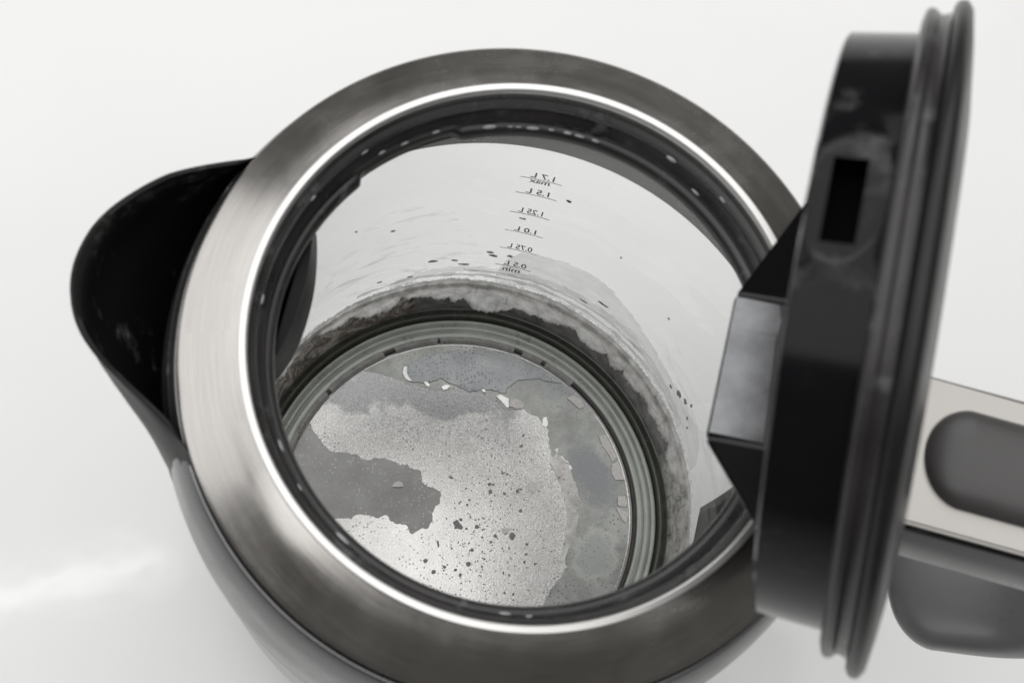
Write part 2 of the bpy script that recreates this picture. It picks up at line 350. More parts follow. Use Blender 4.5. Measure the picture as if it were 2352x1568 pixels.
# spout: an open lip with a dark channel
SP = [(141, .0650), (144, .0653), (148, .0693), (152, .0736), (156, .0780), (160, .0816), (164.5, .0853), (168.7, .0870), (173.5, .0874), (179.2, .0852), (183.5, .0813), (187.1, .0769), (192, .0710), (197.7, .0668), (201, .0650)]
def r_spout(a): return interp(a, SP)
def band(z): return interp(z, [(-.055, .0716), (-.045, .0718), (-.036, .0716), (-.027, .0711), (-.0175, .0697), (-.0125, .0682), (-.009, .0662), (-.004, .0655)])
rows = []
for i in range(97):
    a = 141 + 60 * i / 96
    rt = sum(r_spout(a + d) for d in (-2, -1, 0, 1, 2)) / 5; ex = max(0, rt - .0655); ztop = -.0085 + .0045 * min(1, ex / .012)
    pr = []
    for k in range(15):                       # outside, bottom to top
        s = 1 - k / 14; z = ztop - (.052 + ztop) * s ** 0.9
        pr.append((band(z) - .0006 + ex * (1 - s) ** 1.25 * (1 if k else 0), z))
    rt2 = pr[-1][0]; wd = .0013 * min(1, ex / .004)
    pr += [(rt2 - wd * .35, ztop + .0004), (rt2 - wd, ztop)]
    for k in range(1, 13):                     # inside, down to the channel floor
        s = k / 14 * 0.9; z = ztop - (.052 + ztop) * s ** 0.9
        pr.append((max(band(z) + .0004 * min(1, ex / .002), band(z) - .0006 + ex * (1 - s) ** 1.25 - wd), z))
    zf = pr[-1][1]; e2 = .0004 * min(1, ex / .002)
    pr += [(band(zf) + e2, zf), (band(-.02) + e2 * .9, -.02), (band(-.012) + e2 * .8, -.012), (band(-.0105) - .003, -.0105), (.064, -.03), (.066, -.05)]
    rows.append([(r * cos(rad(a)), r * sin(rad(a)), RIM + z) for r, z in pr])
M['spout'] = m_scale('spout_plastic', (0.010, 0.010, 0.010), (0.016, 0.015, 0.015), 0, 0.30, 0, grain=200, gb=0.05, bl=40)
def m_spout():
    m, nt, N, L, bs = mat('stained_spout_plastic'); v = coords(nt)
    f = noise_n(nt, v, 110, 8, 0.70, 0.2)
    L.new(ramp(nt, f, [(0.57, (0.011, 0.0105, 0.0105)), (0.65, (0.06, 0.06, 0.06)), (0.72, (0.32, 0.32, 0.32))]), bs.inputs['Base Color'])
    bs.inputs['Roughness'].default_value = 0.4; bs.inputs['Specular IOR Level'].default_value = 0.25
    bump(nt, bs, f, 0.15, 0.002); return m
M['spout'] = m_spout()
grid_mesh('spout', rows, M['spout'], kettle, False, False, 50)

# filter frame just inside the spout
bm = bmesh.new(); A0, A1, n = 146.5, 184.0, 40; rows = []
for i in range(n + 1):
    t = i / n; a = rad(A0 + (A1 - A0) * t); p0 = Vector((.0515 * cos(rad(A0)), .0515 * sin(rad(A0)))); p1 = Vector((.0495 * cos(rad(A1)), .0495 * sin(rad(A1))))
    chord = p0.lerp(p1, t); inw = -Vector((cos(rad(165)), sin(rad(165)))); bulge = 1 - abs(2 * t - 1) ** 2.2
    q = chord + inw * (.0003 + .0024 * bulge)
    q2 = chord - inw * .0022
    rows.append([(q2.x, q2.y, RIM - .0125), (q.x, q.y, RIM - .0125), (q.x, q.y, RIM - .0150), (q.x + .0007, q.y, RIM - .0275 + .004 * (1 - bulge)), (q.x, q.y, RIM - .0300 + .005 * (1 - bulge)), (q2.x, q2.y, RIM - .0300 + .005 * (1 - bulge))])
grid_mesh('spout_filter', rows, M['void2'], kettle, False, True, 40)

# ---------------------------------------------------------------- bottom: cup, floor rings, heating plate
cup = [(r_out(-.1712) + .0002, -.1712), (r_out(-.1712) + .0009, -.1716), (.0692, -.1725), (.0688, -.176), (.0680, -.185), (.0660, -.1970), (.0640, -.1975), (.0400, -.1975), (.0400, -.1760), (.0675, -.1755), (r_out(-.172) + .0001, -.1740)]
lathe('base_cup', cup, M['black_satin'], kettle, 192)
lathe('base_foot', [(.060, -.1976), (.0635, -.1976), (.0635, -.2000), (.060, -.2000)], M['seal'], kettle, 128)
plate = lathe('heating_plate', [(.0001, -.1720), (.03, -.1720), (.0545, -.1720), (.0547, -.1728), (.0547, -.1750), (.0001, -.1750)], M['plate'], kettle, 192, False)
lathe('plate_seal', smooth_prof([(.0546, -.1716), (.0548, -.1711), (.0551, -.17095), (.0555, -.1711), (.0557, -.1720)], 3) + [(.0557, -.1745), (.0546, -.1745)], M['seal'], kettle, 256)
fr = smooth_prof([(.0557, -.1717), (.0562, -.1712), (.0570, -.17115), (.0578, -.1713), (.0583, -.17155), (.0586, -.1713), (.0592, -.1711), (.0600, -.17125), (.0605, -.1716), (.0609, -.1713), (.0616, -.1712)], 5)
fr += [(.0618, -.1714), (.0618, -.1745), (.0557, -.1745)]
floor_ring = lathe('floor_ring', fr, M['ringglass'], kettle, 320, True, 60)
for i, (a0, a1) in enumerate([(50, 61), (62.5, 69.5), (72.5, 97.5), (98.5, 113), (117, 138.5), (140, 200), (-96, -70)]):   # pale strips over the seal, standing in for light it reflects
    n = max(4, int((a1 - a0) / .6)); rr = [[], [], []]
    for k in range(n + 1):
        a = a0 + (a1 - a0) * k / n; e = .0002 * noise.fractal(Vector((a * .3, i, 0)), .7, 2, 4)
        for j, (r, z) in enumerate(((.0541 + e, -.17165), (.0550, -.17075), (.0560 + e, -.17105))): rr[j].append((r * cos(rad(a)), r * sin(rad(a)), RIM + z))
    grid_mesh('seal_sheen', rr, M['wallgrey'], floor_ring, False, False, 60)
fd = smooth_prof([(.0618, -.1722), (.0622, -.1727), (.0627, -.1712), (.0632, -.1704), (.0640, -.1706), (.0648, -.1713), (.0656, -.1716), (.0664, -.1712)], 5) + [(.0667, -.1745), (.0618, -.1745)]
lathe('floor_groove', fd, M['ringdark'], kettle, 320, True, 60)

# limescale on the plate; outlines in mm on the plate itself
POLY = {
'tongue':[(-49.9,21.2),(-47.4,25.7),(-46.6,23.9),(-44.6,22.1),(-42.9,19.5),(-40.6,17.7),(-37.1,16.8),(-33.7,16.6),(-31.0,15.7),(-28.4,15.0),(-26.1,15.7),(-22.3,14.7),(-18.1,14.0),(-16.2,13.9),(-14.2,12.4),(-12.3,11.9),(-11.8,8.8),(-9.9,7.4),(-8.4,6.8),(-6.0,5.4),(-5.5,4.4),(-6.7,2.1),(-7.6,-0.2),(-7.7,-2.1),(-9.5,-5.2),(-11.7,-6.4),(-13.9,-7.6),(-16.1,-5.4),(-19.3,-4.4),(-21.2,-3.3),(-22.0,-2.2),(-24.6,-3.1),(-27.2,-2.8),(-28.8,-1.9),(-32.1,-2.9),(-36.1,-4.0),(-39.4,-4.1),(-46.2,-1.5)],
'C':[(-18.9,43.7),(-18.5,45.8),(-15.7,47.3),(-13.7,47.7),(-12.5,49.5),(-10.5,49.2),(-8.3,50.2),(-4.1,51.1),(-0.5,51.9),(1.8,51.2),(4.8,51.1),(6.4,50.2),(7.7,51.4),(12.0,52.0),(15.3,51.3),(18.0,50.2),(20.3,48.9),(23.6,48.1),(26.3,46.5),(29.6,44.2),(31.9,42.6),(29.0,42.5),(24.0,43.5),(18.1,42.7),(14.5,40.1),(14.2,38.1),(13.2,38.2),(9.6,39.1),(6.3,38.9),(2.4,38.4),(-0.5,39.6),(-3.8,40.7),(-6.5,42.3),(-9.7,40.8),(-12.6,40.6),(-16.1,40.5),(-16.1,40.5),(-18.4,41.7)],
'outer':[(-43.4,40.9),(-32.7,44.1),(-22.6,41.9),(-14.5,39.5),(-8.0,38.1),(-1.5,38.8),(6.3,38.1),(14.9,32.7),(19.8,32.9),(24.7,31.1),(28.0,26.9),(28.0,22.3),(29.0,18.7),(32.3,18.1),(34.9,14.9),(34.4,13.7),(36.2,8.8),(37.6,4.4),(37.2,-0.0),(36.1,-6.9),(33.9,-12.1),(33.5,-16.4),(31.7,-19.6),(28.6,-23.2),(26.6,-27.1)],
'F':[(30.3,26.0),(33.9,27.8),(38.5,26.0),(41.1,22.5),(44.0,17.9),(46.0,14.0),(48.4,13.3),(50.0,6.9),(49.1,1.6),(45.8,-1.4),(42.6,-0.7),(40.2,2.5),(37.4,6.4),(36.2,12.5),(34.6,16.1),(31.7,19.7),(30.1,23.8)],
'G':[(-38.9,33.5),(-38.1,36.5),(-36.0,39.6),(-31.2,41.1),(-26.4,40.0),(-20.5,39.3),(-19.2,37.0),(-14.6,35.8),(-6.9,35.8),(-1.4,36.4),(6.4,36.7),(10.9,35.9),(15.2,33.1),(18.5,32.7),(14.3,31.4),(13.3,28.7),(10.1,28.9),(3.9,29.6),(-0.7,32.4),(-6.2,31.9),(-11.0,30.3),(-19.6,29.6),(-24.4,29.8),(-30.7,29.5),(-36.1,29.9)],
'H':[(39.8,-3.2),(45.8,-3.0),(48.2,-4.9),(49.8,-8.4),(50.1,-12.8),(46.5,-17.2),(41.2,-20.5),(36.1,-21.4),(31.7,-23.9),(34.1,-14.8),(36.1,-9.6),(37.7,-4.0)],
'L1':[(-22.4,35.8),(-14.4,36.9),(-7.9,37.1),(-0.8,36.4),(5.7,36.0),(6.4,33.7),(-1.4,34.1),(-7.8,33.6),(-14.3,33.4),(-19.1,33.6)],
'R':[(28.3,15.9),(30.5,19.7),(33.8,15.7),(36.2,10.4),(37.8,4.4),(37.4,-0.0),(36.5,-6.5),(34.1,-11.3),(32.7,-14.9),(31.7,-14.9),(33.3,-7.7),(33.9,0.3),(33.1,6.3),(31.3,10.3)],
'w1':[(-18.9,43.7),(-18.5,45.4),(-17.5,45.3),(-17.6,43.4),(-16.8,41.8),(-15.6,40.7),(-17.1,41.1),(-18.4,41.9)],
'w2':[(-12.1,40.7),(-11.1,40.7),(-10.1,39.7),(-10.6,39.2),(-11.4,39.7)],
'w3':[(-6.5,39.3),(-5.1,40.0),(-3.7,39.7),(-4.4,38.8),(-5.7,38.3)],
'w4':[(6.3,38.9),(7.1,39.1),(7.6,38.3),(7.0,38.1)],
'w5':[(11.0,37.0),(12.4,37.4),(15.0,36.3),(15.2,33.6),(14.6,33.4),(13.2,34.9)],
'w6':[(15.3,35.8),(16.8,36.3),(18.8,35.9),(20.2,34.5),(19.5,33.3),(17.7,33.2),(15.3,33.9)],
'w7':[(26.0,30.5),(27.3,30.7),(27.7,28.4),(27.0,27.4),(25.8,28.2)],
'w8':[(29.7,20.3),(31.0,20.9),(30.9,19.5),(30.4,19.2)],
'w9':[(32.7,16.9),(33.9,17.0),(34.5,16.1),(33.6,16.2)],
'w10':[(50.0,6.2),(52.2,6.3),(53.0,4.1),(52.4,2.7),(49.9,3.2)],
'w11':[(49.3,2.6),(51.5,1.6),(53.1,0.9),(52.5,-2.4),(51.1,-1.2)],
'w12':[(44.0,25.2),(46.3,25.5),(47.9,22.4),(49.7,18.7),(48.3,17.0),(46.9,19.9),(45.2,21.9)],
'w13':[(48.1,16.2),(50.1,17.3),(51.7,13.5),(52.1,11.4),(49.2,11.3),(48.0,13.3)],
'w14':[(33.9,37.3),(35.9,38.4),(37.9,37.4),(39.5,34.8),(37.9,33.9),(36.9,34.7)],
'f1':[(-20.9,6.7),(-20.0,8.2),(-18.8,8.6),(-17.7,8.1),(-17.3,6.9),(-19.0,6.7)],
'f2':[(22.1,10.0),(23.3,9.8),(24.5,8.0),(23.4,6.3),(21.7,6.8),(21.3,8.6)],
'f3':[(-1.8,-3.7),(-0.5,-2.8),(0.3,-3.8),(1.4,-5.1),(1.1,-5.8),(-0.5,-5.5),(-1.2,-5.7),(-1.2,-4.6)],
'f4':[(13.3,-6.0),(14.1,-5.1),(16.5,-5.0),(15.3,-6.2),(14.2,-6.9)],
'f5':[(15.8,-6.8),(17.2,-6.4),(17.7,-7.4),(16.9,-8.7),(16.0,-8.2)],
'f6':[(-10.6,-15.6),(-9.8,-15.1),(-9.0,-15.3),(-9.3,-16.2),(-10.1,-16.5)],
'f7':[(-6.6,-9.5),(-6.0,-9.5),(-5.6,-11.1),(-6.1,-11.7),(-6.4,-10.6)],
'f8':[(0.4,-19.5),(1.0,-19.1),(1.5,-19.5),(1.0,-20.4),(0.4,-20.2)],

}
def clampr(pts, R):
    out = []
    for x, y in pts:
        r = math.hypot(x, y); out.append((x * R / r, y * R / r) if r > R else (x, y))
    return out
def arc(R, a0, a1, n): return [(R * cos(rad(a0 + (a1 - a0) * i / n)), R * sin(rad(a0 + (a1 - a0) * i / n))) for i in range(1, n)]
def ang(p): return math.degrees(math.atan2(p[1], p[0]))
def rough_open(key, amp, step, seed): return [(p.x, p.y) for p in rough_line(POLY[key], step, amp, seed, closed=False)]
PL = plate
t = rough_open('tongue', 0.75, 0.2, 1.3)
t[0] = (53.8 * cos(rad(157)), 53.8 * sin(rad(157))); t[-1] = (53.8 * cos(rad(182.5)), 53.8 * sin(rad(182.5)))
pts = clampr(t, 53.8) + arc(53.8, 182.5, 517, 200)
patch('limescale_crust', pts, M['crust'], PL, 0.004, 0.16, roughen=False)
POLY['outer'] += [(23, -33), (18, -42), (13, -51.6)]
t = clampr(rough_open('outer', 0.7, 0.25, 4.1), 53.5)
a1 = ang(t[0]); a0 = ang(t[-1])
patch('limescale_layer', t + arc(53.5, a0, a1, 180), M['outer'], PL, 0.05, 0.22, roughen=False)
def P_(key, R=53.3): return clampr(POLY[key], R)
def grow(pts, d):
    out = []; n = len(pts); area_ = sum(pts[i][0] * pts[(i + 1) % n][1] - pts[(i + 1) % n][0] * pts[i][1] for i in range(n)); sg = 1 if area_ > 0 else -1
    for i in range(n):
        t = Vector(pts[(i + 1) % n]) - Vector(pts[i - 1]); t.normalize(); out.append((pts[i][0] + t.y * d * sg, pts[i][1] - t.x * d * sg))
    return out
cpts = [(p.x, p.y) for p in rough_line(P_('C'), 0.25, 0.30, 7.2)]
patch('patch_edge_shade', grow(cpts, 0.20), M['pit'], PL, 0.1, 0.20, roughen=False)  # wider dark slab: the shade along the patch edge, painted as colour
patch('limescale_patch', cpts, M['blue'], PL, 0.1, 0.42, roughen=False)
patch('limescale_ridge', P_('R'), M['ridge'], PL, 0.1, 0.50, 0.40, 0.25, 8.2)
for i in range(1, 10):
    k = 'w%d' % i
    patch('limescale_curl', P_(k), M['flake_white'] if i != 6 else M['flake_pale'], PL, 0.5, 0.35, 0.10, 0.25, 10 + i, tilt=(0.055 + 0.02 * math.sin(i * 2.1), 0.163))
for i in range(10, 15):
    patch('limescale_scab', P_('w%d' % i, 53.9), M['flake_pale'], PL, 0.2, 0.30 + 0.02 * i, 0.18, 0.25, 10 + i, tilt=(0.02, 0.03))
# dark pits eaten through the bright crust: too many to count
random.seed(21); bm = bmesh.new()
pit = [(POLY[k], 1) for k in ('f6', 'f7', 'f8')]
for i in range(330):
    for _ in range(20):
        if i < 210: x, y = random.gauss(6, 9), random.gauss(-13, 11)
        else: x, y = random.gauss(12, 14), random.gauss(16, 9) if i > 270 else random.gauss(-6, 12)
        if math.hypot(x, y) < 51 and not (x < -4 and -9 < y < 17) and not (x > 26 and y < 30): break
    else: continue
    s = 0.14 + 0.16 * random.random() + (0.5 * random.random() if random.random() < 0.12 else 0); e = 0.6 + 0.6 * random.random(); ph = random.random() * pi
    loop = []
    for k in range(9):
        q = 2 * pi * k / 9; rr = s * (0.8 + 0.4 * random.random()); a, b = rr * cos(q), rr * sin(q) * e
        loop.append((x + a * cos(ph) - b * sin(ph), y + a * sin(ph) + b * cos(ph)))
    pit.append((loop, 0))
for loop, _ in pit:
    vs = [bm.verts.new((x * .001, y * .001, RIM + FLOOR + .000172)) for x, y in loop]
    c = bm.verts.new((sum(p[0] for p in loop) / len(loop) * .001, sum(p[1] for p in loop) / len(loop) * .001, RIM + FLOOR + .00021))
    for k in range(len(vs)): bm.faces.new((vs[k], vs[(k + 1) % len(vs)], c))
me = bpy.data.meshes.new('limescale_pits'); bm.to_mesh(me); bm.free()
po = link('limescale_pits', me, M['pit'], PL); po['kind'] = 'stuff'

# limescale on the wall
def wall_strip(name, a0, a1, ztop, zbot, m, parent, off, da=0.3, rows_n=5, thick=0.0003):
    n = max(3, int((a1 - a0) / da)); top, bot = [], []
    R = [[] for _ in range(rows_n + 3)]
    for i in range(n + 1):
        a = a0 + (a1 - a0) * i / n; zt, zb = ztop(a), zbot(a)
        if zb > zt - .0002: zb = zt - .0002
        pts = [(r_in(zt) - .00003, zt)]
        for k in range(rows_n + 1):
            z = zt + (zb - zt) * k / rows_n; pts.append((r_in(z) - off - thick, z))
        pts.append((r_in(zb) - .00003, zb))
        for j, (r, z) in enumerate(pts): R[j].append((r * cos(rad(a)), r * sin(rad(a)), RIM + z))
    return grid_mesh(name, R, m, parent, False, False, 30)
def nz(a, f, s, o=5): return noise.fractal(Vector((a * f, s, 0.3 * s)), 0.85, 2.1, o)
BT = lambda a: -.1536 + .0006 * nz(a, .08, 2.0) + .0004 * nz(a, .7, 3.0)
dk = lambda a: -.1735
def ragged(a):
    lump = .0022 - abs(nz(a, .10, 5.0, 2)) * .0085 - abs(nz(a, .38, 6.0, 2)) * .0022 + .0013 * nz(a, 1.3, 7.0, 4)
    base = interp(a, [(-20, -.1570), (8, -.1575), (22, -.1615), (45, -.1620), (75, -.1615), (83, -.1675), (90, -.1645), (98, -.1630), (105, -.1590), (112, -.1595), (118, -.1625), (125, -.157), (135, -.1560), (200, -.156)])
    return min(base + lump, BT(a) - .0012)
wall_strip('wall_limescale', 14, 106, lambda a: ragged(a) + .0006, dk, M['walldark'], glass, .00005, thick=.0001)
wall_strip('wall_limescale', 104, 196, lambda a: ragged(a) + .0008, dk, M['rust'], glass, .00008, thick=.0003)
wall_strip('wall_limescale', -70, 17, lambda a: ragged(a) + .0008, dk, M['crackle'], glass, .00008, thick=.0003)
wall_strip('wall_limescale', -60, 196, BT, ragged, M['wallgrey'], glass, .0005, 0.2, 8, .0004)
# whitish crest where the water used to stand
wall_strip('waterline_crust', -60, 196, lambda a: -.1512 + .0010 * nz(a, .10, 12) + .0010 * nz(a, 1.1, 13), lambda a: -.1552 + .0006 * nz(a, .9, 14), M['wallgrey'], glass, .0001, 0.2, 3, .0002)
wall_strip('waterline_crust', -30, 150, lambda a: -.1500 + .0012 * nz(a, .12, 16) + .0014 * nz(a, .9, 17), lambda a: -.1518 + .0008 * nz(a, .7, 18), M['streak'], glass, .0001, 0.2, 3, .0002)
VT = [(8, -.146), (12, -.137), (16.7, -.1344), (23.3, -.1378), (32.8, -.1366), (42.9, -.1320), (48.3, -.1284), (56, -.1238), (61, -.1220), (68, -.1230), (74, -.1245), (79, -.1262), (82, -.133), (84, -.146)]
wall_strip('limescale_film', 8.5, 83.5, lambda a: interp(a, VT) + .0012 * nz(a, .5, 20), lambda a: -.1500, M['veil'], glass, .00003, 0.25, 6, .00004)
VT2 = [(20, -.1455), (40, -.1400), (60, -.1385), (80, -.1405), (100, -.1420), (112, -.1480)]
wall_strip('limescale_film', 20, 111, lambda a: interp(a, VT2) + .0014 * nz(a, .35, 24), lambda a: interp(a, VT2) - .004 + .0016 * nz(a, .3, 26), M['veil'], glass, .00012, 0.25, 4, .00004)
wall_strip('limescale_streak', 24, 120, lambda a: -.1462 + .0012 * nz(a, .2, 31), lambda a: -.1478 + .0010 * nz(a, .3, 32), M['streak'], glass, .0002, 0.25, 3, .00005)
wall_strip('limescale_streak', 40, 92, lambda a: -.1432 + .0010 * nz(a, .2, 33), lambda a: -.1442 + .0010 * nz(a, .4, 34), M['streak'], glass, .0002, 0.25, 3, .00005)
wall_strip('dried_smear', 84, 134, lambda a: interp(a, [(84, -.1480), (90, -.1220), (98, -.0960), (118, -.0950), (134, -.1420)]) + .004 * nz(a, .05, 41), lambda a: -.1490, M['smear'], glass, .00025, 0.5, 10, .00003)
wall_strip('dried_smear', 2, 50, lambda a: interp(a, [(2, -.1440), (8, -.1180), (30, -.1120), (50, -.1450)]) + .004 * nz(a, .05, 43), lambda a: -.1490, M['smear'], glass, .00025, 0.5, 10, .00003)
def fleck(a, z, wa, hz, seed, m=None):
    n = 22; loop = []; wa *= .75; hz *= .75
    for k in range(n):
        q = 2 * pi * k / n; e = 1 + 1.1 * noise.fractal(Vector((cos(q) * 1.6, sin(q) * 1.6, seed)), .6, 2.1, 4)
        da = wa * cos(q) * e; dz = hz * sin(q) * e + 0.25 * hz * cos(q)
        loop.append((a + da, z + dz))
    bm = bmesh.new()
    def P3(aa, zz, o): r = r_in(zz) - o; return (r * cos(rad(aa)), r * sin(rad(aa)), RIM + zz)
    hi = [bm.verts.new(P3(x, y, .00035)) for x, y in loop]; lo = [bm.verts.new(P3(x, y, .00002)) for x, y in loop]
    c = bm.verts.new(P3(a, z, .0005))
    for k in range(n):
        bm.faces.new((hi[k], hi[(k + 1) % n], c)); bm.faces.new((lo[k], lo[(k + 1) % n], hi[(k + 1) % n], hi[k]))
    return from_bm('limescale_fleck', bm, m or M['pit'], glass, 60)
M['fleck'] = m_plain('grey_fleck', (0.30, 0.30, 0.295), 0.6, 0, 0.4, 1200)
for i, (a, z, wa, hz) in enumerate([(100.3, -136.0, 1.3, .55), (94.6, -136.4, .9, .35), (105.6, -145.2, .8, .25), (81.0, -102.0, .9, .16), (86.4, -129.2, .8, .35), (81.4, -129.9, .9, .5),
                                    (85.2, -131.5, 1.2, .45), (111, -107, .6, .2), (120, -97.4, .3, .2), (26.1, -137.0, 1.0, 1.3), (23.6, -134.8, .8, 1.2), (21.6, -132, .4, .7), (20.0, -139, .5, .8), (18.2, -142, .4, .5), (29, -140, .5, .6), (60.3, -141.6, 1.4, .25), (55.5, -135.6, 1.6, .3), (113.6, -143, .9, .2), (92, -139.5, 1.3, .3), (4, -116, .5, .8), (2.5, -112, .3, .5), (40, -111, .25, .25), (57, -101, .25, .2)]):
    fleck(a, z * .001, wa, hz * .001, i * 3.7, M['fleck'])
fleck(72.7, -.0831, 0.62, .00042, 91.0, M['ink'])

# ---------------------------------------------------------------- printed volume marks (read from outside, so mirrored in here)
def text_tris(body, size):
    cu = bpy.data.curves.new('txt', 'FONT'); cu.body = body; cu.size = size; cu.offset = size * 0.018; cu.resolution_u = 3
    o = bpy.data.objects.new('txt', cu); C.objects.link(o)
    me = o.to_mesh(); vs = [v.co.copy() for v in me.vertices]; fs = [tuple(p.vertices) for p in me.polygons]
    o.to_mesh_clear(); bpy.data.objects.remove(o); bpy.data.curves.remove(cu)
    return vs, fs
AZ0 = 75.2; AZL = 9.0
def mark(z, above, below, gap=False):
    bm = bmesh.new(); Rm = r_out(z) + .00012
    mm = lambda az: rad(az) * Rm
    def put(vs, fs, x0, z0, sx=1.0):
        bv = []
        for v in vs:
            a = rad(AZ0) + (x0 + v.x * sx) / Rm; zz = z0 + v.y; r = r_out(zz) + .00012
            bv.append(bm.verts.new((r * cos(a), r * sin(a), RIM + zz)))
        for f in fs:
            try: bm.faces.new([bv[i] for i in f])
            except ValueError: pass
    L = rad(AZL) * Rm; n = 24; th = .00019
    spans = [(0, .86), (.885, 1.0)] if gap else [(0, 1)]
    for s0, s1 in spans:
        vs, fs = [], []
        for i in range(n + 1):
            x = L * (s0 + (s1 - s0) * i / n); vs += [Vector((x, -th)), Vector((x, th))]
        for i in range(n): fs.append((2 * i, 2 * i + 2, 2 * i + 3, 2 * i + 1))
        put(vs, fs, 0, z)
    vs, fs = text_tris(above, .0045); xm = max(v.x for v in vs); wid = L * (.66 if len(above) > 5 else .62)
    put(vs, fs, L * .15, z + .0008, wid / xm)
    if below:
        vs, fs = text_tris(below, .0040); xm = max(v.x for v in vs); ym = max(v.y for v in vs)
        put(vs, fs, L * .27, z - .0006 - ym, L * .50 / xm)
    me = bpy.data.meshes.new('volume_mark'); bm.to_mesh(me); bm.free()
    o = link('volume_mark', me, M['ink'], glass, smooth=False); o['label'] = 'printed black volume mark reading ' + above + (' ' + below if below else '')
for z, a, b, g in [(-.0805, '1.7 L', 'max', 0), (-.0910, '1.5 L', None, 0), (-.1042, '1.25 L', None, 0), (-.1175, '1.0 L', None, 1), (-.1302, '0.75 L', None, 0), (-.1430, '0.5 L', 'min', 0)]:
    mark(z, a, b, g)

# ---------------------------------------------------------------- lid, hinged open at the handle
L0 = Vector((.0548, -.0119, RIM + .0453)); LN = Vector((.92250, -.22147, .31600)).normalized(); LV = Vector((-.30727, .07377, .94880)).normalized(); LU = LV.cross(LN).normalized()
if LU.dot(U) < 0: LU = -LU
def LP(u, v, c): return tuple(L0 + LU * u + LV * v + LN * c)
def lid_lathe(name, prof, m, parent, seg=192, closed=True, sharp=35, disp=None, vs=1.0):
    rows = []
    for r, c in prof:
        rows.append([LP((r + (disp(2 * pi * i / seg, c) if disp else 0)) * cos(2 * pi * i / seg), (r + (disp(2 * pi * i / seg, c) if disp else 0)) * sin(2 * pi * i / seg) * vs, c) for i in range(seg)])
    return grid_mesh(name, rows, m, parent, True, closed, sharp)
lp = [(.0001, .0034), (.020, .0032), (.038, .0026), (.047, .0016)] + smooth_prof([(.0518, .0008), (.0530, -.0002), (.0528, -.0014), (.0518, -.0020)], 4) + [(.0480, -.0022), (.0001, -.0022)]
lid = lid_lathe('lid', lp, M['black_satin'], kettle, closed=False, vs=0.96)
lid_lathe('lid_gasket', [(.0460, -.0021)] + smooth_prof([(.0504, -.0022), (.0500, -.0029), (.0500, -.0037), (.0507, -.0045), (.0506, -.0056), (.0490, -.0062)], 4) + [(.0460, -.0062)], M['ringblack'], lid)
# skirt with the steam vent on its upper flank
SEG = 240; NV = 36; C0, C1 = -.0162, -.0060
VA, VC = 91.0, -.0116          # vent centre: angle round the skirt from +u, and depth
def skirt_r(a, c):
    r = .0462 + (c - C0) / (C1 - C0) * .0008
    d2 = ((a - VA) / 11.0) ** 2 + ((c - VC) / .0050) ** 2
    return r + .0007 * math.exp(-(d2 - 1) ** 2 * 2.0)
bm = bmesh.new(); g = []
for j in range(NV + 1):
    c = C0 + (C1 - C0) * j / NV
    g.append([bm.verts.new(LP(skirt_r(360 * i / SEG, c) * cos(2 * pi * i / SEG), skirt_r(360 * i / SEG, c) * sin(2 * pi * i / SEG), c)) for i in range(SEG)])
hole = lambda a, c: abs(a - VA) < 7.6 and abs(c - VC) < .0022
hv = set()
for j in range(NV):
    for i in range(SEG):
        a = 360 * (i + .5) / SEG; c = C0 + (C1 - C0) * (j + .5) / NV
        if hole(a, c): continue
        bm.faces.new((g[j][i], g[j][(i + 1) % SEG], g[j + 1][(i + 1) % SEG], g[j + 1][i]))
inn = []
for c, r in ((C0 - .0004, .0456), (C0, .0405), (-.0061, .0400)):
    inn.append([bm.verts.new(LP(r * cos(2 * pi * i / SEG), r * sin(2 * pi * i / SEG), c)) for i in range(SEG)])
for A, B in ((g[0], inn[0]), (inn[0], inn[1]), (inn[1], inn[2])):
    for i in range(SEG): bm.faces.new((A[i], A[(i + 1) % SEG], B[(i + 1) % SEG], B[i]))
cc = bm.verts.new(LP(0, 0, -.0061))
for i in range(SEG): bm.faces.new((inn[2][i], inn[2][(i + 1) % SEG], cc))
skirt = from_bm('lid_skirt', bm, M['black'], lid, 40)
# vent pocket
bm = bmesh.new(); a0, a1, c0, c1 = VA - 9, VA + 9, VC - .0029, VC + .0029
def pv(a, c, r): return bm.verts.new(LP(r * cos(rad(a)), r * sin(rad(a)), c))
n = 10; ring = []
for i in range(n + 1): ring.append((a0 + (a1 - a0) * i / n, c0))
ring += [(a1, c1)] + [(a1 - (a1 - a0) * i / n, c1) for i in range(1, n + 1)]
top = [pv(a, c, .0463) for a, c in ring]; bot = [pv(a, c, .0408) for a, c in ring]
for i in range(len(ring)): bm.faces.new((top[i], top[(i + 1) % len(ring)], bot[(i + 1) % len(ring)], bot[i]))
bm.faces.new(bot)
from_bm('steam_vent', bm, M['void'], lid, 30)
